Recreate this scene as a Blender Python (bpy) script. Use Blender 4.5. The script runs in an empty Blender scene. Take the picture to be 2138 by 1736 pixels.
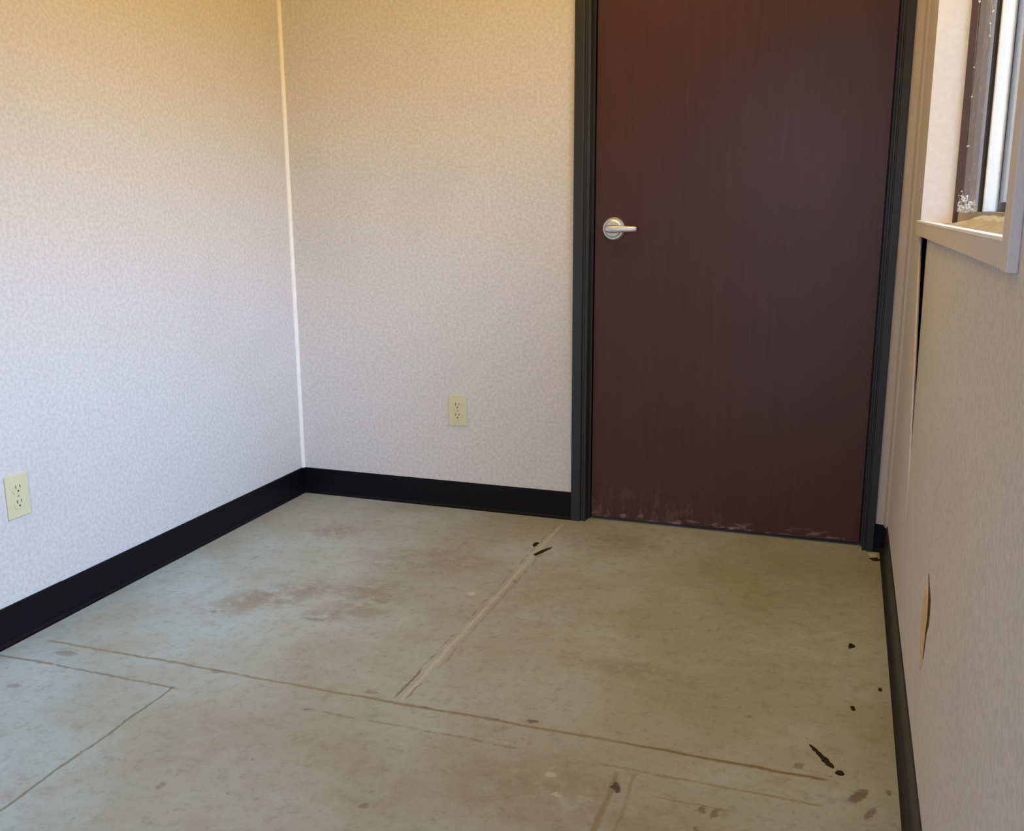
import bpy, bmesh, math, random
from mathutils import Vector, Matrix
random.seed(7)
S = bpy.context.scene
C = S.collection

# ------------------------------------------------------------------ camera
F_PX = 1985.88
PITCH, YAW, ROLL = -0.21361, 0.33669, -0.00514
CAM = Vector((1.98023, -3.15542, 1.09264))
fw = Vector((-math.sin(YAW)*math.cos(PITCH), math.cos(YAW)*math.cos(PITCH), math.sin(PITCH)))
rt = Vector((math.cos(YAW), math.sin(YAW), 0)); up = rt.cross(fw)
r2 = rt*math.cos(ROLL) + up*math.sin(ROLL); u2 = up*math.cos(ROLL) - rt*math.sin(ROLL)
cd = bpy.data.cameras.new('camera'); cam = bpy.data.objects.new('camera', cd); C.objects.link(cam)
M3 = Matrix((r2, u2, -fw)).transposed()
cam.matrix_world = Matrix.Translation(CAM) @ M3.to_4x4()
cd.sensor_fit = 'HORIZONTAL'; cd.sensor_width = 36.0; cd.lens = F_PX/2138*36.0
cd.clip_start = 0.02
S.camera = cam

# ------------------------------------------------------------------ world: blue sky; sunlit tan ground and haze on the window side (+x), shaded cool side behind (-y)
SKY_LOW, SKY_HIGH = (0.78, 1.08, 1.62), (0.66, 1.06, 1.82)
HAZE, GROUND = (0.46, 0.40, 0.24), (0.42, 0.25, 0.05)
HAZE_C, GROUND_C = (0.42, 0.74, 1.35), (0.16, 0.16, 0.16)
SUN_SIDE, SHADE_SIDE = 30.0, 8.0
wd = bpy.data.worlds.new('world'); S.world = wd; wd.use_nodes = True
nt = wd.node_tree; nt.nodes.clear()
out = nt.nodes.new('ShaderNodeOutputWorld'); bg = nt.nodes.new('ShaderNodeBackground')
tc = nt.nodes.new('ShaderNodeTexCoord'); sep = nt.nodes.new('ShaderNodeSeparateXYZ')
mr = nt.nodes.new('ShaderNodeMapRange')
mr.inputs[1].default_value = -0.5; mr.inputs[2].default_value = 1.0
def stop(z): return (z + 0.5)/1.5
def sky_ramp(ground, haze, k):
    rp = nt.nodes.new('ShaderNodeValToRGB'); cr = rp.color_ramp
    cr.elements[0].position = 0.0; cr.elements[0].color = (*(c*k for c in ground), 1)
    cr.elements[1].position = 1.0; cr.elements[1].color = (*(c*k for c in SKY_HIGH), 1)
    for z, c in ((-0.02, ground), (0.06, haze), (0.26, SKY_LOW), (0.5, SKY_HIGH)):
        e = cr.elements.new(stop(z)); e.color = (*(q*k for q in c), 1)
    nt.links.new(mr.outputs[0], rp.inputs[0]); return rp.outputs[0]
side = nt.nodes.new('ShaderNodeMapRange'); side.inputs[1].default_value = 0.0; side.inputs[2].default_value = 0.25
side.interpolation_type = 'SMOOTHSTEP'
mixw = nt.nodes.new('ShaderNodeMix'); mixw.data_type = 'RGBA'
nt.links.new(tc.outputs['Generated'], sep.inputs[0]); nt.links.new(sep.outputs[2], mr.inputs[0])
nt.links.new(sep.outputs[0], side.inputs[0]); nt.links.new(side.outputs[0], mixw.inputs[0])
nt.links.new(sky_ramp(GROUND_C, HAZE_C, SHADE_SIDE/30), mixw.inputs[6]); nt.links.new(sky_ramp(GROUND, HAZE, SUN_SIDE/30), mixw.inputs[7])
nt.links.new(mixw.outputs[2], bg.inputs[0]); nt.links.new(bg.outputs[0], out.inputs[0])
bg.inputs[1].default_value = 17.0

def portal(name, loc, rot, sx, sy):
    l = bpy.data.lights.new(name, 'AREA'); l.shape = 'RECTANGLE'; l.size = sx; l.size_y = sy
    l.cycles.is_portal = True
    o = bpy.data.objects.new(name, l); o.location = loc; o.rotation_euler = rot; C.objects.link(o); return o

W = 2.15467          # right wall plane
H = 2.44             # ceiling
LAMP = 14.0           # strength of the warm ceiling light
YB = -4.3            # wall behind the camera
WY0, WY1 = -0.382, -1.945      # window opening along the right wall
WZ0, WZ1 = 1.052, 2.05
portal('window_portal', (W+0.165, (WY0+WY1)/2, (WZ0+WZ1)/2), (0, math.radians(90), 0), WZ1-WZ0, WY0-WY1)

# open doorway in the wall behind the camera: the way the photographer came in
OX0, OX1, OZ1 = 1.20, 2.02, 2.05
portal('doorway_portal', ((OX0+OX1)/2, YB-0.21, OZ1/2), (math.radians(90), 0, 0), OX1-OX0, OZ1)
S.view_settings.view_transform = 'Standard'; S.view_settings.look = 'None'
S.view_settings.gamma = 1; S.view_settings.use_curve_mapping = False
S.view_settings.exposure = -0.15
try:
    S.cycles.use_denoising = True
    S.cycles.max_bounces = 16; S.cycles.diffuse_bounces = 8; S.cycles.transparent_max_bounces = 12
    S.cycles.sample_clamp_indirect = 8.0
except Exception: pass

# ------------------------------------------------------------------ helpers
def srgb(r, g, b):
    f = lambda c: (c/12.92 if c <= 0.04045 else ((c+0.055)/1.055)**2.4)
    return (f(r/255), f(g/255), f(b/255))

class NT:
    def __init__(s, name):
        s.m = bpy.data.materials.new(name); s.m.use_nodes = True; s.t = s.m.node_tree
        s.b = s.t.nodes['Principled BSDF']; s.n = s.t.nodes; s.l = s.t.links
        s.co = s.n.new('ShaderNodeTexCoord').outputs['Object']
    def link(s, a, b): s.l.new(a, b)
    def setv(s, sock, v):
        if hasattr(v, 'is_linked') or hasattr(v, 'links'): s.l.new(v, sock)
        else: sock.default_value = v
    def math(s, op, a, b=None, c=None, clamp=False):
        n = s.n.new('ShaderNodeMath'); n.operation = op; n.use_clamp = clamp
        s.setv(n.inputs[0], a)
        if b is not None: s.setv(n.inputs[1], b)
        if c is not None: s.setv(n.inputs[2], c)
        return n.outputs[0]
    def noise(s, scale, detail=3, rough=0.55, stretch=None, off=None, dist=0):
        n = s.n.new('ShaderNodeTexNoise'); n.inputs['Scale'].default_value = scale
        n.inputs['Detail'].default_value = detail; n.inputs['Roughness'].default_value = rough
        n.inputs['Distortion'].default_value = dist
        mp = s.n.new('ShaderNodeMapping'); s.l.new(s.co, mp.inputs[0]); s.l.new(mp.outputs[0], n.inputs['Vector'])
        if stretch: mp.inputs['Scale'].default_value = stretch
        if off: mp.inputs['Location'].default_value = off
        return n.outputs['Fac']
    def ramp(s, fac, a, b):     # smooth a..b -> 0..1
        n = s.n.new('ShaderNodeMapRange'); n.interpolation_type = 'SMOOTHSTEP'
        s.setv(n.inputs[0], fac); s.setv(n.inputs[1], a); s.setv(n.inputs[2], b); return n.outputs[0]
    def mix(s, fac, a, b, mode='MIX'):
        n = s.n.new('ShaderNodeMix'); n.data_type = 'RGBA'; n.blend_type = mode
        s.setv(n.inputs[0], fac)
        for k, v in ((6, a), (7, b)):
            if isinstance(v, tuple): n.inputs[k].default_value = (*v, 1) if len(v) == 3 else v
            else: s.l.new(v, n.inputs[k])
        return n.outputs[2]
    def bump(s, h, strength, dist=0.002):
        n = s.n.new('ShaderNodeBump'); n.inputs['Strength'].default_value = strength
        n.inputs['Distance'].default_value = dist; s.l.new(h, n.inputs['Height'])
        s.l.new(n.outputs[0], s.b.inputs['Normal'])
    def xyz(s):
        n = s.n.new('ShaderNodeSeparateXYZ'); s.l.new(s.co, n.inputs[0]); return n.outputs
    def base(s, v):
        if isinstance(v, tuple): s.b.inputs['Base Color'].default_value = (*v, 1)
        else: s.l.new(v, s.b.inputs['Base Color'])
    def set(s, rough=None, spec=None, metal=None, coat=None, coatr=None):
        for k, v in (('Roughness', rough), ('Specular IOR Level', spec), ('Metallic', metal), ('Coat Weight', coat), ('Coat Roughness', coatr)):
            if v is not None: s.setv(s.b.inputs[k], v)

def plain(name, col, rough=0.5, spec=0.5, metal=0, var=0.08, vscale=60, bump=0.0):
    k = NT(name)
    n = k.noise(vscale, 3)
    d = tuple(c*(1-var) for c in col); l = tuple(min(1, c*(1+var)) for c in col)
    k.base(k.mix(n, d, l)); k.set(rough=rough, spec=spec, metal=metal)
    if bump: k.bump(n, bump, 0.001)
    return k.m

# vinyl wallcovering: fine mottled weave
def wall_mat(name, col, seed=0.0):
    k = NT(name)
    a = k.noise(95, 2, off=(seed, 0, 0)); b = k.noise(32, 3, off=(0, seed, 3)); c = k.noise(2.2, 4, off=(seed, 2, 0))
    w = k.noise(60, 2, stretch=(1, 1, 4), off=(seed, 5, 1))
    lo = tuple(x*0.88 for x in col); hi = tuple(min(1, x*1.09) for x in col)
    t = k.ramp(a, 0.3, 0.7)
    base = k.mix(t, lo, hi)
    pink = (col[0]*1.05, col[1]*0.94, col[2]*0.98); green = (col[0]*0.95, col[1]*1.02, col[2]*0.96)
    tint = k.mix(k.ramp(b, 0.35, 0.65), pink, green)
    base = k.mix(0.3, base, tint)
    dirt = k.math('MULTIPLY', k.ramp(c, 0.52, 0.75), 0.10)
    base = k.mix(dirt, base, tuple(x*0.6 for x in col))
    k.base(base); k.set(rough=0.62, spec=0.3)
    k.bump(k.math('ADD', a, w), 0.25, 0.0015)
    return k.m

M = {}
WALLC = (0.640, 0.605, 0.568)
M['wall'] = wall_mat('vinyl_wallcovering', WALLC)
M['wallR'] = wall_mat('vinyl_wall_panel', WALLC, 4.0)
M['ceiling'] = plain('ceiling_tile', (0.78, 0.76, 0.72), 0.9, 0.2)
M['core'] = plain('dark_backing', (0.02, 0.02, 0.02), 1.0, 0.0)  # near-black, so the shade inside the gaps is put into the colour
M['edge'] = plain('torn_panel_edge', (0.62, 0.57, 0.52), 0.8, 0.2)
M['basebd'] = plain('cove_base_rubber', (0.0045, 0.0035, 0.0050), 0.45, 0.18, var=0.25, vscale=14)
M['bead'] = plain('corner_bead_vinyl', (0.86, 0.82, 0.75), 0.35, 0.5)
M['batten'] = plain('corner_batten', (0.50, 0.44, 0.40), 0.45, 0.4)
M['casing'] = plain('window_casing', (0.72, 0.655, 0.61), 0.45, 0.4)
M['jamb'] = plain('window_jamb_paint', (0.90, 0.87, 0.84), 0.6, 0.3)
M['brown'] = plain('bronze_frame', (0.10, 0.060, 0.045), 0.5, 0.4)
M['cream'] = plain('sash_cream', (0.80, 0.80, 0.72), 0.5, 0.4)
M['black'] = plain('black_gasket', (0.02, 0.022, 0.025), 0.5, 0.4)
M['track'] = plain('window_track', (0.36, 0.33, 0.29), 0.6, 0.4)
M['ivory'] = plain('ivory_plastic', (0.66, 0.60, 0.36), 0.4, 0.5, var=0.03)
M['slot'] = plain('outlet_slot', (0.10, 0.09, 0.05), 0.6, 0.3)
M['screw'] = plain('screw_ivory', (0.50, 0.46, 0.30), 0.35, 0.5, metal=0.3)
M['nickel'] = plain('satin_nickel', (0.72, 0.72, 0.71), 0.44, 0.5, metal=1.0, var=0.03)
M['darkhole'] = plain('latch_dark', (0.02, 0.02, 0.02), 0.6, 0.3)
M['gypsum'] = plain('exposed_board', (0.62, 0.47, 0.25), 0.9, 0.1, var=0.2, vscale=120)
M['crevice'] = plain('torn_crevice', (0.11, 0.055, 0.02), 0.95, 0.1)
M['dust'] = plain('dust_cobweb', (0.72, 0.72, 0.68), 0.95, 0.1)
M['sand'] = plain('window_sill_dirt', (0.48, 0.40, 0.24), 0.95, 0.1, var=0.35, vscale=200)
M['debris'] = plain('dark_debris', (0.035, 0.024, 0.010), 0.9, 0.1, var=0.4, vscale=300)
M['paint_chip'] = plain('pale_chip', (0.55, 0.52, 0.42), 0.8, 0.2)

# door frame: dark green-black painted steel
k = NT('door_frame_paint'); n = k.noise(3, 4, stretch=(6, 6, 0.6))
k.base(k.mix(n, (0.014, 0.016, 0.017), (0.029, 0.030, 0.030))); k.set(rough=0.38, spec=0.5)
M['frame'] = k.m

# door leaf: dark mahogany veneer, scuffed at the foot
k = NT('mahogany_veneer'); x, y, z = k.xyz()
g1 = k.noise(6, 5, 0.6, stretch=(9, 1, 0.5)); g2 = k.noise(40, 3, 0.6, stretch=(6, 1, 0.25)); c1 = k.noise(2.4, 3)
col = k.mix(g1, (0.055, 0.0175, 0.0155), (0.088, 0.031, 0.026))
col = k.mix(k.math('MULTIPLY', k.ramp(g2, 0.45, 0.8), 0.35), col, (0.10, 0.045, 0.034))
col = k.mix(k.math('MULTIPLY', k.ramp(c1, 0.45, 0.7), 0.3), col, (0.055, 0.033, 0.020))
foot = k.ramp(z, 0.17, 0.03)
sc = k.ramp(k.noise(34, 5, 0.7, stretch=(1, 1, 0.35)), 0.50, 0.60)
sc2 = k.ramp(k.noise(44, 3, 0.6, stretch=(0.5, 1, 1.6), off=(3, 0, 1)), 0.56, 0.64)
lowr = k.ramp(z, 0.05, 0.01)
near = k.ramp(x, 1.75, 1.35)
m1 = k.math('MULTIPLY', k.math('MULTIPLY', foot, sc), k.math('MULTIPLY', near, 0.7))
m2 = k.math('MULTIPLY', k.math('MULTIPLY', lowr, sc2), 0.8)
col = k.mix(m1, col, (0.14, 0.085, 0.05)); col = k.mix(m2, col, (0.30, 0.22, 0.20))
k.base(col); k.set(rough=0.33, spec=0.42)
k.bump(g2, 0.05, 0.001)
M['door'] = k.m

# glass
k = NT('window_glass'); t = k.t
tr = k.n.new('ShaderNodeBsdfTransparent'); gl = k.n.new('ShaderNodeBsdfGlossy'); gl.inputs['Roughness'].default_value = 0.02
fr = k.n.new('ShaderNodeFresnel'); fr.inputs[0].default_value = 1.45
df = k.n.new('ShaderNodeBsdfDiffuse'); df.inputs[0].default_value = (0.6, 0.6, 0.56, 1)
mx = k.n.new('ShaderNodeMixShader'); k.link(fr.outputs[0], mx.inputs[0]); k.link(tr.outputs[0], mx.inputs[1]); k.link(gl.outputs[0], mx.inputs[2])
mx2 = k.n.new('ShaderNodeMixShader'); k.link(k.math('MULTIPLY', k.noise(25, 4), 0.12), mx2.inputs[0]); k.link(mx.outputs[0], mx2.inputs[1]); k.link(df.outputs[0], mx2.inputs[2])
k.link(mx2.outputs[0], k.n['Material Output'].inputs[0]); M['glass'] = k.m
# insect screen: grey woven mesh, half open
k = NT('insect_screen_mesh')
tr = k.n.new('ShaderNodeBsdfTransparent'); df = k.n.new('ShaderNodeBsdfDiffuse'); 
df_col = k.mix(k.ramp(k.noise(40, 4), 0.55, 0.75), (0.34, 0.35, 0.38), (0.7, 0.7, 0.7)); k.link(df_col, df.inputs[0])
mx = k.n.new('ShaderNodeMixShader'); mx.inputs[0].default_value = 0.34
k.link(tr.outputs[0], mx.inputs[1]); k.link(df.outputs[0], mx.inputs[2]); k.link(mx.outputs[0], k.n['Material Output'].inputs[0])
M['screen'] = k.m

# ------------------------------------------------------------------ floor material: painted plywood, filled seams, stains
k = NT('painted_plywood_floor'); X, Y, Z = k.xyz()
FB = (0.385, 0.435, 0.40)
wob = k.math('MULTIPLY', k.math('SUBTRACT', k.noise(9, 3), 0.5), 0.018)
wob2 = k.math('MULTIPLY', k.math('SUBTRACT', k.noise(60, 3, off=(4, 0, 0)), 0.5), 0.008)
Yw = k.math('ADD', k.math('ADD', Y, wob), wob2); Xw = k.math('ADD', k.math('ADD', X, wob), wob2)
Xb = k.math('ADD', Xw, k.math('MULTIPLY', k.math('SUBTRACT', k.noise(55, 5, 0.7, off=(1, 3, 0)), 0.5), 0.030))
Yb = k.math('ADD', Yw, k.math('MULTIPLY', k.math('SUBTRACT', k.noise(55, 5, 0.7, off=(7, 1, 0)), 0.5), 0.030))
grunge = k.noise(28, 8, 0.78, off=(3, 3, 0))
big = k.noise(1.6, 5, 0.6); mid = k.noise(7, 5, 0.65, off=(2, 1, 0)); fine = k.noise(70, 3, 0.6)
col = k.mix(k.ramp(big, 0.35, 0.68), tuple(c*1.07 for c in FB), (0.34, 0.335, 0.26))
col = k.mix(k.math('MULTIPLY', k.ramp(mid, 0.48, 0.72), 0.42), col, (0.34, 0.285, 0.21))
col = k.mix(k.math('MULTIPLY', k.ramp(fine, 0.45, 0.75), 0.22), col, (0.30, 0.27, 0.20))
col = k.mix(k.math('MULTIPLY', k.ramp(grunge, 0.50, 0.64), 0.40), col, (0.22, 0.20, 0.145))
col = k.mix(k.math('MULTIPLY', k.ramp(grunge, 0.46, 0.34), 0.25), col, (0.50, 0.51, 0.45))
# large brown traffic stains where the photo has them
def blob(cx, cy, rx, ry, ang=0, soft=0.6, wo=None):
    ca, sa = math.cos(ang), math.sin(ang)
    dx = k.math('SUBTRACT', (wo or (X, Y))[0], cx); dy = k.math('SUBTRACT', (wo or (X, Y))[1], cy)
    u = k.math('ADD', k.math('MULTIPLY', dx, ca/rx), k.math('MULTIPLY', dy, sa/rx))
    v = k.math('ADD', k.math('MULTIPLY', dx, -sa/ry), k.math('MULTIPLY', dy, ca/ry))
    d = k.math('ADD', k.math('MULTIPLY', u, u), k.math('MULTIPLY', v, v))
    return k.ramp(d, 1.0, max(0.0, 1-soft))
for (cx, cy, rx, ry, an, st) in ((0.47, -0.95, 0.26, 0.12, 0.9, .42), (0.74, -0.88, 0.13, 0.2, 0.3, .40), (0.80, -0.55, 0.28, 0.16, 0.2, .30), (0.68, -1.02, 0.08, 0.05, 0, .4),
                             (1.30, -0.20, 0.22, 0.16, 0.2, .28), (1.55, -1.06, 0.22, 0.06, -.1, .30), (1.22, -0.75, 0.2, 0.4, 0, .18),
                             (1.50, -1.60, 0.25, 0.14, 0, .25), (1.85, -1.75, 0.35, 0.2, 0, .25), (1.9, -0.7, 0.22, 0.5, 0, .15), (0.35, -0.38, 0.09, 0.10, 0.4, .35)):
    b = blob(cx, cy, rx, ry, an, 0.95, (Xw, Yw))
    b = k.math('MULTIPLY', b, k.math('MULTIPLY', k.ramp(k.noise(16, 8, 0.75, off=(cx, cy, 0)), 0.38, 0.56), min(1, st*1.7)))
    col = k.mix(b, col, (0.255, 0.20, 0.135))
def seam(axis, pos, a, b, w, colr, st, ns=0.42, offs=0.0, soft=0.012):
    p, q = (Yw, X) if axis == 'y' else (Xw, Y)
    d = k.math('ABSOLUTE', k.math('SUBTRACT', p, pos))
    m = k.ramp(d, w, w*0.25)
    lo, hi = min(a, b), max(a, b)
    m = k.math('MULTIPLY', m, k.math('MULTIPLY', k.ramp(q, lo-soft, lo+soft), k.ramp(q, hi+soft, hi-soft)))
    m = k.math('MULTIPLY', m, k.math('MULTIPLY', k.ramp(k.noise(17, 7, 0.75, off=(offs, pos, 1)), ns-0.08, ns+0.12), st))
    return m, colr
DK = (0.16, 0.125, 0.07); LT = (0.50, 0.495, 0.42); TAN = (0.245, 0.205, 0.12)
lines = [
    seam('y', -1.384, 0.08, 2.01, 0.0075, TAN, 0.85, 0.34), seam('y', -1.380, 1.06, 1.45, 0.0060, DK, 0.9, 0.5, 2.0),
    seam('y', -1.384, 0.3, 0.62, 0.005, DK, 0.6, 0.5, 5.0), seam('y', -1.384, 1.6, 2.0, 0.006, (0.19, .14, .075), 0.7, 0.40, 7.0),
    seam('y', -1.488, 0.02, 0.565, 0.0065, DK, 0.65, 0.36, 3.0),
    seam('x', 0.552, -1.483, -3.2, 0.0055, DK, 0.75, 0.34, 1.0),
    seam('y', -1.472, 0.90, 1.40, 0.0055, DK, 0.50, 0.46, 4.0), seam('y', -1.458, 1.15, 1.38, 0.007, LT, 0.5, 0.5, 8.0),
    seam('y', -1.472, 1.57, 2.0, 0.0060, TAN, 0.65, 0.42, 6.0),
    seam('x', 1.085, -0.05, -1.37, 0.0085, LT, 0.80, 0.36, 2.0), seam('x', 1.104, -0.3, -1.2, 0.006, TAN, 0.6, 0.44, 5.0),
    seam('x', 1.066, -0.08, -1.2, 0.005, DK, 0.6, 0.50, 6.0), seam('x', 1.066, -1.22, -1.36, 0.005, DK, 0.8, 0.30, 9.0),
    seam('x', 1.092, -1.28, -1.36, 0.004, DK, 0.6, 0.30, 1.5),
    seam('x', 1.615, -1.49, -2.6, 0.009, TAN, 0.8, 0.34, 3.3), seam('x', 1.650, -1.49, -2.6, 0.006, TAN, 0.5, 0.38, 3.9),
    seam('y', -1.545, 1.70, 1.84, 0.004, TAN, 0.5, 0.3, 1.9), seam('x', 0.83, -0.28, -0.55, 0.006, TAN, 0.35, 0.35, 1.9),
]
for m, c in lines: col = k.mix(m, col, c)
# small individual spots
for (cx, cy, rx, ry, an, st, c) in (
    (1.002, -1.359, 0.018, 0.012, 0, .7, TAN), (1.397, -1.359, 0.014, 0.010, 0, .9, DK), (0.37, -1.096, 0.010, 0.012, 0, .5, DK),
    (0.66, -1.05, 0.03, 0.009, 0, .6, TAN), (0.175, -1.43, 0.035, 0.014, .1, .5, DK), (0.19, -1.60, 0.02, 0.012, 0, .45, DK),
    (1.623, -1.540, 0.009, 0.022, .2, .9, (0.06, 0.045, 0.02)), (1.79, -1.56, 0.008, 0.012, 0, .8, DK), (1.815, -1.56, 0.006, 0.022, -.3, .7, DK),
    (1.79, -1.62, 0.006, 0.01, 0, .7, DK), (1.91, -1.62, 0.006, 0.015, 0, .7, DK), (2.065, -1.42, 0.012, 0.03, -.5, .75, (0.13, .075, .03)),
    (2.085, -1.47, 0.008, 0.025, -.4, .6, (0.13, .07, .03)), (2.093, -1.535, 0.022, 0.012, 0, .9, (0.07, .035, .012)), (2.125, -1.545, 0.011, 0.011, 0, .8, (0.10, .06, .025)),
    (2.118, -1.39, 0.005, 0.012, 0, .8, DK), (1.955, -1.35, 0.010, 0.014, -.5, .6, DK), (1.10, -0.62, 0.008, 0.012, 0, .5, DK), (1.01, -0.746, 0.011, 0.016, 0, -.7, (0.62, .58, .48)),
    (0.60, -1.39, 0.012, 0.008, 0, .5, DK), (0.785, -1.82, 0.010, 0.012, 0, .5, DK), (1.19, -1.75, 0.009, 0.010, 0, .6, DK), (1.39, -1.87, 0.03, 0.03, 0, .35, DK),
    (0.90, -1.475, 0.010, 0.006, 0, .6, DK), (1.49, -1.54, 0.010, 0.010, 0, -.6, (0.62, .58, .48)), (1.52, -1.60, 0.010, 0.008, 0, -.6, (0.62, .58, .48)),
    (0.45, -0.24, 0.012, 0.008, 0, .5, DK), (1.84, -1.19, 0.006, 0.008, 0, .5, DK)):
    b = k.math('MULTIPLY', blob(cx, cy, rx*1.15, ry*1.15, an, 0.75, (Xb, Yb)), abs(st))
    col = k.mix(b, col, c)
# fine dark grit near the right baseboard
g = k.math('MULTIPLY', k.ramp(k.noise(45, 2, 0.5, off=(9, 9, 0)), 0.68, 0.76), k.ramp(X, 1.2, 2.2))
col = k.mix(k.math('MULTIPLY', g, 0.45), col, DK)
g = k.math('MULTIPLY', k.ramp(k.noise(36, 2, 0.5, off=(1, 7, 0)), 0.70, 0.78), 0.4)
col = k.mix(g, col, DK)
k.base(col)
k.set(rough=k.math('ADD', k.math('MULTIPLY', mid, 0.25), 0.42), spec=0.35)
k.bump(k.math('ADD', k.math('MULTIPLY', grunge, 0.5), mid), 0.12, 0.003)
M['floor'] = k.m

# ------------------------------------------------------------------ mesh helpers
def mesh_obj(name, bm, mat, parent=None, smooth=False):
    bmesh.ops.recalc_face_normals(bm, faces=bm.faces)
    me = bpy.data.meshes.new(name); bm.to_mesh(me); bm.free()
    if smooth:
        for p in me.polygons: p.use_smooth = True
    for m in (mat if isinstance(mat, list) else [mat]): me.materials.append(m)
    o = bpy.data.objects.new(name, me); C.objects.link(o)
    if parent: o.parent = parent
    return o
def empty(name, loc=(0, 0, 0)):
    o = bpy.data.objects.new(name, None); o.location = loc; o.empty_display_size = 0.1; C.objects.link(o); return o
def box(bm, x0, x1, y0, y1, z0, z1, bev=0.0, mi=0):
    r = bmesh.ops.create_cube(bm, size=1)
    for v in r['verts']:
        v.co = Vector(((x0+x1)/2 + v.co.x*abs(x1-x0), (y0+y1)/2 + v.co.y*abs(y1-y0), (z0+z1)/2 + v.co.z*abs(z1-z0)))
    fs = set(f for v in r['verts'] for f in v.link_faces)
    for f in fs: f.material_index = mi
    if bev > 0:
        es = list(set(e for v in r['verts'] for e in v.link_edges))
        bmesh.ops.bevel(bm, geom=es, offset=bev, segments=2, affect='EDGES', profile=0.6)
def extrude_profile(bm, prof, p0, p1, uaxis, vaxis):
    """sweep a closed 2D profile (u,v) from p0 to p1"""
    p0, p1, ua, va = Vector(p0), Vector(p1), Vector(uaxis), Vector(vaxis)
    a = [bm.verts.new(p0 + ua*u + va*v) for u, v in prof]; b = [bm.verts.new(p1 + ua*u + va*v) for u, v in prof]
    n = len(prof)
    for i in range(n): bm.faces.new((a[i], a[(i+1) % n], b[(i+1) % n], b[i]))
    bm.faces.new(a[::-1]); bm.faces.new(b)
def prism_yz(bm, pts, x0, x1):
    a = [bm.verts.new((x0, y, z)) for y, z in pts]; b = [bm.verts.new((x1, y, z)) for y, z in pts]
    n = len(pts)
    for i in range(n): bm.faces.new((a[i], a[(i+1) % n], b[(i+1) % n], b[i]))
    bm.faces.new(a[::-1]); bm.faces.new(b)
def struct(o): o['kind'] = 'structure'; return o
def tag(o, label, cat, group=None):
    o['label'] = label; o['category'] = cat
    if group: o['group'] = group
    return o
def cyl(bm, c, axis, r0, r1, h, seg=32):
    """cone/cylinder from c along axis"""
    ax = Vector(axis).normalized(); q = Vector((0, 0, 1)).rotation_difference(ax).to_matrix().to_4x4()
    bmesh.ops.create_cone(bm, cap_ends=True, segments=seg, radius1=r0, radius2=r1, depth=h,
                          matrix=Matrix.Translation(Vector(c) + ax*h/2) @ q)

# ------------------------------------------------------------------ shell
T = 0.20
bm = bmesh.new(); box(bm, -T, W+T, YB-T, 0.3, -0.12, 0.0); struct(mesh_obj('floor', bm, M['floor']))
bm = bmesh.new(); box(bm, -T, W+T, YB-T, 0.3, H, H+0.12); struct(mesh_obj('ceiling', bm, M['ceiling']))
bm = bmesh.new(); box(bm, -T, 0.0, YB-T, 0.3, 0.0, H); struct(mesh_obj('wall_left', bm, M['wall']))
bm = bmesh.new()
box(bm, 0.0, OX0, YB-T, YB, 0.0, H); box(bm, OX1, W+T, YB-T, YB, 0.0, H); box(bm, OX0, OX1, YB-T, YB, OZ1, H)
struct(mesh_obj('wall_front', bm, M['wall']))
# back wall with door opening
DX0, DX1 = 1.16384, 1.16384+0.914      # door leaf
FX0, FX1 = 1.10115, 2.1185             # frame outside
DH = 2.04
bm = bmesh.new()
box(bm, 0.0, FX0+0.02, 0.0, 0.12, 0.0, H)
box(bm, FX1-0.02, W, 0.0, 0.12, 0.0, H)
box(bm, FX0+0.02, FX1-0.02, 0.0, 0.12, DH+0.035, H)
wb = struct(mesh_obj('wall_back', bm, M['wall']))
bm = bmesh.new(); box(bm, 0, W+T, 0.121, 0.3, 0.0, H); mesh_obj('dark_backing', bm, M['core'], wb)  # unseen backing added behind the door to block outside light

# right wall: stud core with window hole (near-black, shade in the gap), far panel and near panel in front of it
CX0 = W+0.040
bm = bmesh.new()
box(bm, CX0, W+T, YB-T, 0.12, 0.0, WZ0-0.012)
box(bm, CX0, W+T, YB-T, 0.12, WZ1+0.012, H)
box(bm, CX0, W+T, WY0+0.012, 0.12, WZ0-0.012, WZ1+0.012)
box(bm, CX0, W+T, YB-T, WY1-0.012, WZ0-0.012, WZ1+0.012)
wr = struct(mesh_obj('wall_right', bm, M['core']))
SEAM = [(H, -0.376), (1.05, -0.376), (0.99, -0.392), (0.72, -0.556), (0.43, -0.712), (0.33, -0.715), (0.0, -0.715)]
def seam_y(z):
    for (za, ya), (zb, yb) in zip(SEAM, SEAM[1:]):
        if zb <= z <= za: return ya + (yb-ya)*(za-z)/(za-zb)
    return -0.715
bm = bmesh.new()
prism_yz(bm, [(0.0, 0.0), (0.0, H)] + [(y+0.0015, z) for z, y in SEAM], W, W+0.007)
mesh_obj('wall_panel', bm, M['wallR'], wr)
# pale torn edge of the far panel
bm = bmesh.new()
zs = [1.04 - i*0.035 for i in range(22)]
for i in range(len(zs)-1):
    za, zb = zs[i], zs[i+1]; ya, yb = seam_y(za), seam_y(zb)
    wa = 0.004 + 0.0045*abs(math.sin(i*1.7)); 
    prism_yz(bm, [(ya+0.002, za), (ya-0.012-wa, za), (yb-0.012-wa*0.8, zb), (yb+0.002, zb)], W-0.0012, W+0.003)
mesh_obj('torn_edge', bm, M['edge'], wr)
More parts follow.
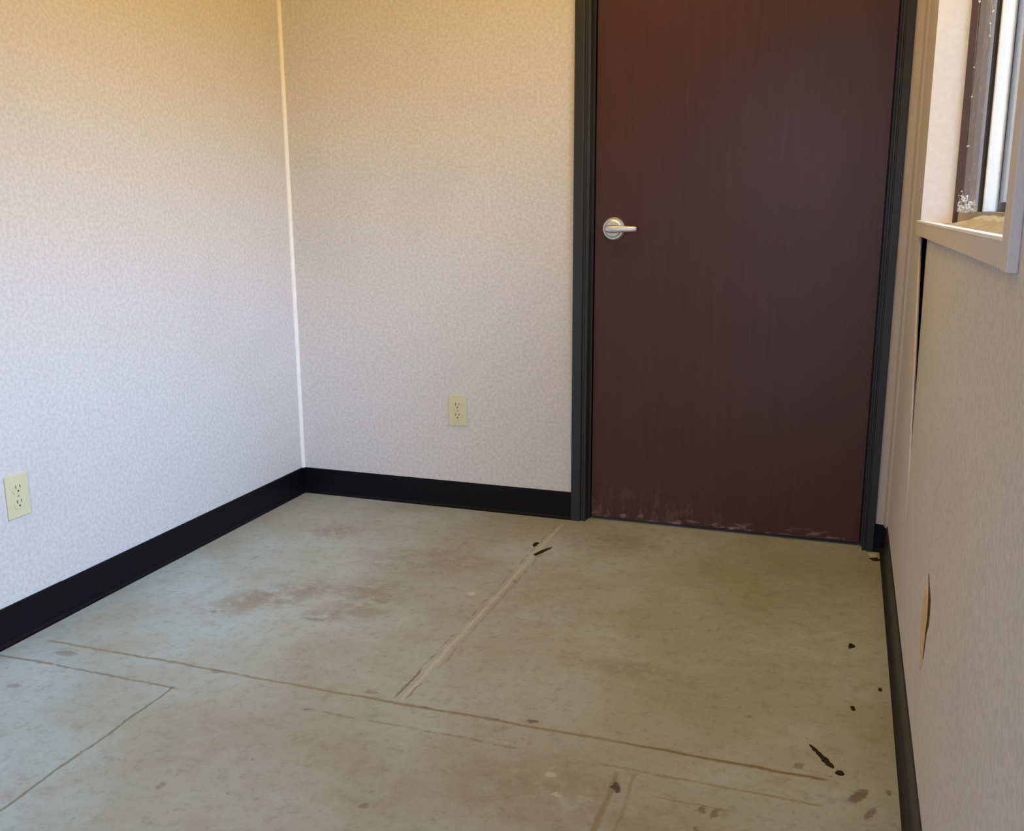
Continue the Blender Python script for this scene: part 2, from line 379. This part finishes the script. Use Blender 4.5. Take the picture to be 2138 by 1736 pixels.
# near panel: its free edge is pushed back from the wall plane above z = 0.43
bm = bmesh.new()
ys = [0, .004, .02, .05, .10, .16, .24, .34, .5, .9, 1.5, 2.4, 3.9]
zrow = [0, .2, .33, .40, .43, .48, .54, .60, .66, .72, .78, .84, .90, .96, 1.01, WZ0-0.005]
def off(z, s):
    top = max(0.0, min(1.0, (z-0.40)/0.62)); a = top*(1.0 if s < 0.02 else max(0.0, 1-(s-0.02)/0.42)**2)
    return 0.0195*a
grid = []
for z in zrow:
    y0 = seam_y(z); row = []
    for j, s in enumerate(ys):
        y = y0 - s if j < len(ys)-1 else YB
        row.append(bm.verts.new((W + off(z, s), y, z)))
    grid.append(row)
for a in range(len(grid)-1):
    for b in range(len(ys)-1):
        bm.faces.new((grid[a][b], grid[a][b+1], grid[a+1][b+1], grid[a+1][b]))
r = bmesh.ops.extrude_face_region(bm, geom=bm.faces[:])
for v in [g for g in r['geom'] if isinstance(g, bmesh.types.BMVert)]: v.co.x += 0.006
box(bm, W, W+0.006, YB, WY1-0.004, WZ0-0.005, H)
box(bm, W, W+0.006, WY1-0.004, WY0+0.004, WZ1+0.005, H)
mesh_obj('wall_panel', bm, M['wallR'], wr)

# torn gouge in the near panel (exposed board)
def strip(bm, pts, x0, x1, bulge=0.0):
    """pts: list of (z, ya, yb)"""
    rows = []
    for z, ya, yb in pts:
        row = []
        for t in (0, .3, .6, 1):
            y = ya + (yb-ya)*t; h = bulge*math.sin(math.pi*t)*(0.7+0.5*random.random())
            row.append(bm.verts.new((x0-h, y, z)))
        rows.append(row)
    for a, b in zip(rows, rows[1:]):
        for i in range(3): bm.faces.new((a[i], a[i+1], b[i+1], b[i]))
    r = bmesh.ops.extrude_face_region(bm, geom=bm.faces[:])
    for v in [g for g in r['geom'] if isinstance(g, bmesh.types.BMVert)]: v.co.x = x1
bm = bmesh.new()
strip(bm, [(0.425, -1.385, -1.395), (0.405, -1.36, -1.405), (0.385, -1.35, -1.42), (0.36, -1.335, -1.42), (0.34, -1.335, -1.415), (0.325, -1.345, -1.42), (0.30, -1.37, -1.42), (0.28, -1.39, -1.415), (0.268, -1.40, -1.408)], W-0.0012, W+0.001, 0.003)
mesh_obj('torn_board', bm, M['gypsum'], wr)
bm = bmesh.new()
strip(bm, [(0.447, -1.385, -1.395), (0.435, -1.40, -1.425), (0.425, -1.41, -1.455), (0.40, -1.425, -1.465), (0.378, -1.432, -1.46), (0.355, -1.425, -1.44), (0.32, -1.422, -1.432), (0.30, -1.42, -1.426)], W-0.0008, W+0.001, 0.0)
mesh_obj('tear_crevice', bm, M['crevice'], wr)

# ------------------------------------------------------------------ ceiling light (above the frame of the photo)
k = NT('lamp_diffuser'); k.base((0.8, 0.75, 0.6)); k.b.inputs['Emission Color'].default_value = (1.0, 0.59, 0.06, 1)
k.b.inputs['Emission Strength'].default_value = LAMP
M['diffuser'] = k.m; M['white'] = plain('white_enamel', (0.8, 0.8, 0.78), 0.4)
cl = tag(empty('ceiling_light', (1.42, -0.92, H)), 'rectangular ceiling light with a warm glowing diffuser above the room', 'light')
bm = bmesh.new()
box(bm, -0.62, 0.62, -0.16, -0.145, -0.07, 0); box(bm, -0.62, 0.62, 0.145, 0.16, -0.07, 0)
box(bm, -0.62, -0.605, -0.145, 0.145, -0.07, 0); box(bm, 0.605, 0.62, -0.145, 0.145, -0.07, 0)
mesh_obj('light_frame', bm, M['white'], cl)
bm = bmesh.new(); box(bm, -0.604, 0.604, -0.144, 0.144, -0.065, -0.055); mesh_obj('diffuser', bm, M['diffuser'], cl)

# ------------------------------------------------------------------ baseboards (rubber cove base)
HB = 0.1013
def cove(toe, h=HB, t=0.0035):
    pr = [(0, 0), (toe, 0), (toe, 0.0015)]
    for i in range(1, 7):
        a = math.pi/2*i/6
        pr.append((t + (toe-t)*(1-math.sin(a)), 0.0015 + (toe-t)*1.2*(1-math.cos(a))))
    pr += [(t, h-0.002), (t*0.6, h), (0, h)]
    return pr
bm = bmesh.new()
extrude_profile(bm, cove(0.013), (0, 0, 0), (0, -1.247, 0), (1, 0, 0), (0, 0, 1))
extrude_profile(bm, cove(0.0135, HB+0.001), (0, -1.2475, 0), (0, YB, 0), (1, 0, 0), (0, 0, 1))
struct(mesh_obj('baseboard_left', bm, M['basebd']))
bm = bmesh.new()
extrude_profile(bm, cove(0.012), (0.0, 0, 0), (FX0, 0, 0), (0, -1, 0), (0, 0, 1))
extrude_profile(bm, cove(0.012, 0.094), (FX1, 0, 0), (W, 0, 0), (0, -1, 0), (0, 0, 1))
struct(mesh_obj('baseboard_back', bm, M['basebd']))
bm = bmesh.new()
extrude_profile(bm, cove(0.017), (W, 0, 0), (W, YB, 0), (-1, 0, 0), (0, 0, 1))
struct(mesh_obj('baseboard_right', bm, plain('cove_base_rubber_sheen', (0.020, 0.017, 0.0165), 0.45, 0.5, var=0.3, vscale=10)))  # sheen along this wall put into a lighter brown-grey base colour
bm = bmesh.new()
extrude_profile(bm, cove(0.013), (0.0, YB, 0), (OX0, YB, 0), (0, 1, 0), (0, 0, 1))
struct(mesh_obj('baseboard_front', bm, M['basebd']))

# corner bead left / back corner
bm = bmesh.new()
pr = [(0, 0)] + [(0.0105*math.cos(a), 0.0105*math.sin(a)) for a in [i*math.pi/16 for i in range(9)]]
extrude_profile(bm, pr, (0, 0, HB-0.001), (0, 0, H), (1, 0, 0), (0, -1, 0))
struct(mesh_obj('trim_1', bm, M['bead'], smooth=False))
# batten in the right / back corner
bm = bmesh.new()
x0 = FX1-W
pr = [(0, 0), (x0, 0), (x0, -0.004), (x0+0.002, -0.006), (-0.014, -0.010), (-0.0115, -0.012), (-0.010, -0.022), (-0.009, -0.030), (-0.0065, -0.045), (0, -0.046)]
extrude_profile(bm, pr, (W, 0, 0.094), (W, 0, H), (1, 0, 0), (0, 1, 0))
struct(mesh_obj('trim_2', bm, M['batten']))

# ------------------------------------------------------------------ door
YL = 0.030            # face of the leaf
door = struct(empty('door_1', ((DX0+DX1)/2, YL, 0)))
def rel(o, p=None):   # keep world coordinates while parented
    p = p or door
    o.parent = p; o.matrix_parent_inverse = Matrix.Translation(-world(p)); return o
def world(o):
    v = Vector(o.location)
    return v
bm = bmesh.new()
# steel frame profile, opening direction u (towards the leaf), v out of the wall (-y)
def frame_prof():
    return [(0, -0.10), (0, 0.012), (0.002, 0.014), (0.030, 0.014), (0.0335, 0.0125), (0.036, 0.006), (0.041, 0.006), (0.0435, 0.0085), (0.050, 0.0085), (0.0525, 0.006),
            (0.0535, -0.029), (0.0605, -0.029), (0.0605, -0.067), (0.075, -0.067), (0.075, -0.10)]
fwL = DX0-FX0
prL = [(u*fwL/0.0627 if u < 0.062 else u, v) for u, v in frame_prof()]
extrude_profile(bm, prL, (FX0, 0, 0), (FX0, 0, DH+0.05), (1, 0, 0), (0, -1, 0))
fwR = FX1-DX1
prR = [(u*fwR/0.0627 if u < 0.062 else fwR+0.012, v) for u, v in frame_prof()]
extrude_profile(bm, prR, (FX1, 0, 0), (FX1, 0, DH+0.05), (-1, 0, 0), (0, -1, 0))
extrude_profile(bm, prL, (FX0+0.0, 0, DH+0.062), (FX1, 0, DH+0.062), (0, 0, -1), (0, -1, 0))
rel(mesh_obj('door_frame', bm, M['frame']))
bm = bmesh.new(); box(bm, DX0+0.0025, DX1-0.0025, YL, YL+0.044, 0.011, DH-0.002, 0.0015)
leaf = rel(mesh_obj('door_panel', bm, M['door']))
# lever handle
hx, hz = 1.2305, 1.027
rose = bmesh.new()
cyl(rose, (hx, YL, hz), (0, -1, 0), 0.0385, 0.0385, 0.006, 48)
cyl(rose, (hx, YL-0.006, hz), (0, -1, 0), 0.0385, 0.034, 0.005, 48)
cyl(rose, (hx, YL-0.011, hz), (0, -1, 0), 0.030, 0.0245, 0.003, 48)
r_o = mesh_obj('handle_rose', rose, M['nickel']); r_o.parent = leaf
r_o.matrix_parent_inverse = Matrix.Translation((0, 0, 0))
lev = bmesh.new()
cyl(lev, (hx, YL-0.012, hz), (0, -1, 0), 0.0125, 0.0115, 0.034, 32)
secs = [(-0.016, 0.0085, 0.0068, 0), (-0.013, 0.0105, 0.009, 0), (0.0, 0.0125, 0.010, 0), (0.03, 0.0112, 0.0085, 0.001), (0.06, 0.0098, 0.0075, 0.003), (0.074, 0.0092, 0.007, 0.005), (0.083, 0.0088, 0.0065, 0.006), (0.087, 0.0065, 0.004, 0.006)]
rings = []
for dx, hh, tt, dyy in secs:
    ring = [lev.verts.new((hx+dx, YL-0.050+dyy + tt*math.copysign(abs(math.cos(a))**0.7, math.cos(a)), hz + hh*math.copysign(abs(math.sin(a))**0.7, math.sin(a)))) for a in [i*math.pi/10 for i in range(20)]]
    rings.append(ring)
for a, b in zip(rings, rings[1:]):
    for i in range(20): lev.faces.new((a[i], a[(i+1) % 20], b[(i+1) % 20], b[i]))
lev.faces.new(rings[0][::-1]); lev.faces.new(rings[-1])
l_o = mesh_obj('handle_lever', lev, M['nickel'], smooth=True); l_o.parent = leaf; 
# undo the leaf's parent inverse for its children (all meshes are in world coordinates)

# ------------------------------------------------------------------ window
win = struct(empty('window_1', (W, (WY0+WY1)/2, WZ0)))
def wpart(name, bm, mat): return rel(mesh_obj(name, bm, mat), win)
JD = 0.160
bm = bmesh.new()      # jamb lining: far, near, head, bottom
box(bm, W, W+0.076, WY0, WY0+0.012, WZ0-0.01, WZ1+0.012)
box(bm, W, W+JD, WY1-0.012, WY1, WZ0-0.01, WZ1+0.012)
box(bm, W, W+JD, WY1, WY0, WZ1, WZ1+0.012)
wpart('window_jamb', bm, M['jamb'])
bm = bmesh.new()
box(bm, W-0.002, W+JD, WY1, WY0, WZ0-0.012, WZ0)
wpart('window_sill', bm, M['jamb'])
bm = bmesh.new()      # brown frame at the far side
box(bm, W+0.076, W+0.096, WY0-0.006, WY0+0.012, WZ0, WZ1)
box(bm, W+0.096, W+JD, WY0-0.002, WY0+0.012, WZ0, WZ1)
wpart('window_frame', bm, M['brown'])
bm = bmesh.new()      # bottom and top track
box(bm, W+0.088, W+0.135, WY1, WY0-0.006, WZ0, WZ0+0.030)
box(bm, W+0.088, W+0.135, WY1, WY0-0.006, WZ1-0.03, WZ1)
box(bm, W+0.088, W+0.135, WY1, WY1+0.03, WZ0+0.03, WZ1-0.03)
wpart('window_track', bm, M['track'])
YM = -0.80            # meeting stile
bm = bmesh.new(); box(bm, W+0.094, W+0.096, WY0-0.006, YM, WZ0+0.03, WZ1-0.03)
wpart('insect_screen', bm, M['screen'])
bm = bmesh.new()
box(bm, W+0.0905, W+0.098, YM+0.035, YM-0.004, WZ0+0.03, WZ1-0.03)
wpart('screen_frame', bm, M['black'])
bm = bmesh.new()
box(bm, W+0.096, W+0.126, YM+0.03, YM-0.012, WZ0+0.03, WZ1-0.03, 0.002)
wpart('sash_stile', bm, M['cream'])
bm = bmesh.new()
box(bm, W+0.126, W+0.132, YM+0.02, YM-0.020, WZ0+0.03, WZ1-0.03)
box(bm, W+0.124, W+0.131, YM-0.03, WY1+0.03, WZ0+0.03, WZ0+0.05)
wpart('glass_gasket', bm, M['black'])
bm = bmesh.new(); box(bm, W+0.110, W+0.113, WY0-0.004, YM+0.03, WZ0+0.03, WZ1-0.03)
wpart('window_pane', bm, M['glass'])
bm = bmesh.new(); box(bm, W+0.127, W+0.130, YM-0.03, WY1+0.03, WZ0+0.05, WZ1-0.03)
wpart('window_pane', bm, M['glass'])
# interior casing: apron strip under the sill, near upright, head
bm = bmesh.new()
CT = 0.010
prism_yz(bm, [(WY0+0.002, WZ0+0.004), (WY0+0.002, 1.022), (WY1-0.04, 1.024), (WY1-0.04, WZ0+0.004)], W-CT, W)
box(bm, W-CT-0.002, W, WY1-0.050, WY1, 1.022, WZ1+0.07, 0.0015)
box(bm, W-CT, W, WY1-0.05, WY0, WZ1, WZ1+0.07, 0.0015)
wpart('window_casing', bm, M['casing'])
bm = bmesh.new()
box(bm, W-CT-0.001, W+0.004, WY1, WY0-0.01, WZ0+0.002, WZ0+0.007, 0.001)
wpart('sill_lip', bm, M['jamb'])

# dirt drift lying on the window sill
bm = bmesh.new()
n = 40; rows = []
for i in range(n+1):
    t = i/n; y = -0.62 - t*(1.30); h = 0.004 + 0.018*min(1, t*3.5)*math.sin(t*math.pi)**0.3 * (0.6+0.6*random.random())
    prof = [(W+0.020, WZ0+0.0005), (W+0.035, WZ0+h*0.35), (W+0.055, WZ0+h*0.8), (W+0.072, WZ0+h), (W+0.087, WZ0+h*0.95), (W+0.0875, WZ0+0.0005)]
    rows.append([bm.verts.new((x+random.uniform(-.002, .001), y, z)) for x, z in prof])
for a, b in zip(rows, rows[1:]):
    for i in range(6): bm.faces.new((a[i], a[(i+1) % 6], b[(i+1) % 6], b[i]))
bm.faces.new(rows[0]); bm.faces.new(rows[-1][::-1])
o = mesh_obj('sill_dirt', bm, M['sand']); o['kind'] = 'stuff'
tag(o, 'tan dirt drifted along the window sill against the track', 'dirt')

# cobweb with dust clumps in the lower far corner of the window
bm = bmesh.new()
def clump(c, r):
    m = bmesh.ops.create_icosphere(bm, subdivisions=1, radius=r, matrix=Matrix.Translation(c))
    for v in m['verts']: v.co = Vector(c) + (v.co-Vector(c))*random.uniform(0.5, 1.5)
def strand(a, b, r=0.0007):
    a, b = Vector(a), Vector(b); d = b-a
    cyl(bm, a, d, r, r, d.length, 5)
base = []
for i in range(120):
    t = random.random(); y = -0.40 - t*0.42; z = WZ0+0.028+abs(random.gauss(0, 0.016))*(1.2-t*0.6)
    c = (W+0.086+random.uniform(-.004, .002), y, z); base.append(c); clump(c, random.uniform(0.0010, 0.0032))
for i in range(90):
    a, b = random.sample(base, 2)
    if abs(a[1]-b[1]) < 0.12: strand(a, b, 0.0003)
o = mesh_obj('cobweb', bm, M['dust']); tag(o, 'dusty cobweb clinging to the lower far corner of the window screen', 'cobweb')
bm = bmesh.new(); base = []
for (y, z) in ((-0.42, 1.585), (-0.44, 1.43), (-0.45, 1.36), (-0.72, 1.59), (-0.70, 1.545), (-0.715, 1.51), (-0.69, 1.49), (-0.71, 1.46), (-0.66, 1.56), (-0.47, 1.24)):
    c = (W+0.0885, y, z); base.append(c); clump(c, random.uniform(0.0016, 0.0034))
for a, b in ((3, 4), (4, 5), (5, 6), (6, 7), (8, 5), (8, 3), (8, 7), (0, 1), (1, 2), (2, 9), (0, 3), (2, 7)): strand(base[a], base[b], 0.00012)
o = mesh_obj('cobweb', bm, M['dust']); tag(o, 'thin cobweb with white dust flecks higher up the window screen', 'cobweb')

# ------------------------------------------------------------------ wall outlets
def outlet(loc, rotz, label):
    root = empty('wall_outlet', loc); root.rotation_euler = (0, 0, rotz)
    tag(root, label, 'outlet', None)
    # local frame: x right, -y out of the wall, z up
    bm = bmesh.new(); box(bm, -0.035, 0.035, -0.0055, 0.0, -0.057, 0.057, 0.0022)
    mesh_obj('cover_plate', bm, M['ivory'], root)
    for s in (-1, 1):
        bm = bmesh.new()
        pts = []
        for i in range(28):
            a = 2*math.pi*i/28; pts.append((0.0172*math.cos(a), max(-0.0135, min(0.0135, 0.0172*math.sin(a)))))
        extrude_profile(bm, pts, (0, -0.0050, 0.0195*s), (0, -0.0072, 0.0195*s), (1, 0, 0), (0, 0, 1))
        rc = mesh_obj('receptacle', bm, M['ivory'], root)
        bm = bmesh.new()
        box(bm, -0.0078, -0.0052, -0.0076, -0.0066, 0.0195*s+0.0005, 0.0195*s+0.0095)
        box(bm, 0.0052, 0.0076, -0.0076, -0.0066, 0.0195*s+0.0015, 0.0195*s+0.0090)
        cyl(bm, (0, -0.0066, 0.0195*s-0.0065), (0, -1, 0), 0.0028, 0.0028, 0.0010, 16)
        mesh_obj('socket_slot', bm, M['slot'], rc)
    bm = bmesh.new(); cyl(bm, (0, -0.0055, 0), (0, -1, 0), 0.0034, 0.0028, 0.0013, 20)
    box(bm, -0.0028, 0.0028, -0.0072, -0.0066, -0.0004, 0.0004)
    mesh_obj('screw', bm, M['screw'], root)
    return root
outlet((0.667, 0.0, 0.373), 0, 'ivory duplex outlet on the back wall between the corner and the door')
outlet((0.0, -1.359, 0.379), math.radians(90), 'ivory duplex outlet low on the left wall near the edge of the photo')

# ------------------------------------------------------------------ debris on the floor
def chip(name, pts, h, mat, label, cat='debris'):
    bm = bmesh.new()
    cx = sum(p[0] for p in pts)/len(pts); cy = sum(p[1] for p in pts)/len(pts)
    a = [bm.verts.new((x, y, 0.0002)) for x, y in pts]
    b = [bm.verts.new((cx+(x-cx)*0.8, cy+(y-cy)*0.8, h*(0.7+0.5*random.random()))) for x, y in pts]
    n = len(pts)
    for i in range(n): bm.faces.new((a[i], a[(i+1) % n], b[(i+1) % n], b[i]))
    bm.faces.new(a[::-1]); c = bm.verts.new((cx, cy, h))
    for i in range(n): bm.faces.new((b[i], b[(i+1) % n], c))
    return tag(mesh_obj(name, bm, mat), label, cat)
def rnd(cx, cy, rx, ry, n=9, j=0.35):
    return [(cx+rx*math.cos(2*math.pi*i/n)*random.uniform(1-j, 1+j), cy+ry*math.sin(2*math.pi*i/n)*random.uniform(1-j, 1+j)) for i in range(n)]
# long dark floor gouge, built as a thin raised sliver: outline along its length
ax = [(1.970, -1.262, .0012), (1.974, -1.269, .003), (1.978, -1.276, .0035), (1.981, -1.281, .0055), (1.985, -1.286, .003), (1.989, -1.293, .0055), (1.992, -1.298, .0045), (1.996, -1.304, .0065),
      (1.999, -1.309, .0055), (2.003, -1.315, .0080), (2.007, -1.321, .0065), (2.011, -1.327, .0085), (2.015, -1.333, .0055), (2.019, -1.338, .0020)]
d = Vector((0.05, -0.076)).normalized(); nn = Vector((-d.y, d.x))
L = [(x+nn.x*w*random.uniform(.6, 1.3), y+nn.y*w*random.uniform(.6, 1.3)) for x, y, w in ax]; R = [(x-nn.x*w*random.uniform(.6, 1.2), y-nn.y*w*random.uniform(.6, 1.2)) for x, y, w in ax]
chip('gouge_sliver', L+R[::-1], 0.0025, M['debris'], 'long dark jagged floor gouge, built as a raised sliver, beside the right baseboard', 'gouge_sliver')
chip('debris_bit', rnd(2.031, -1.352, 0.008, 0.008), 0.003, M['debris'], 'small dark bit at the near tip of the long floor sliver')
chip('debris_bit', rnd(2.052, -0.755, 0.008, 0.017), 0.004, M['debris'], 'largest dark bit on the floor along the right baseboard, level with the torn wall gouge')
chip('debris_bit', rnd(2.056, -1.080, 0.006, 0.010), 0.003, M['debris'], 'small dark bit on the floor between the largest bit and the long sliver')
chip('debris_bit', rnd(2.116, -0.973, 0.005, 0.008), 0.003, M['debris'], 'tiny dark bit on the floor closest to the right baseboard')
chip('debris_bit', rnd(1.058, -0.292, 0.009, 0.020), 0.003, M['debris'], 'dark bit left of the pale floor seam near the door')
chip('debris_bit', [(1.080, -0.385), (1.092, -0.395), (1.104, -0.36), (1.118, -0.318), (1.122, -0.300), (1.112, -0.312), (1.095, -0.345)], 0.003, M['debris'], 'elongated dark bit right of the pale floor seam near the door')
chip('debris_bit', rnd(2.117, -0.045, 0.012, 0.016), 0.004, M['paint_chip'], 'pale chip at the foot of the door frame in the right corner')
chip('debris_bit', rnd(2.125, -0.088, 0.016, 0.012), 0.004, M['debris'], 'dark crumbs in front of the pale chip in the right corner')
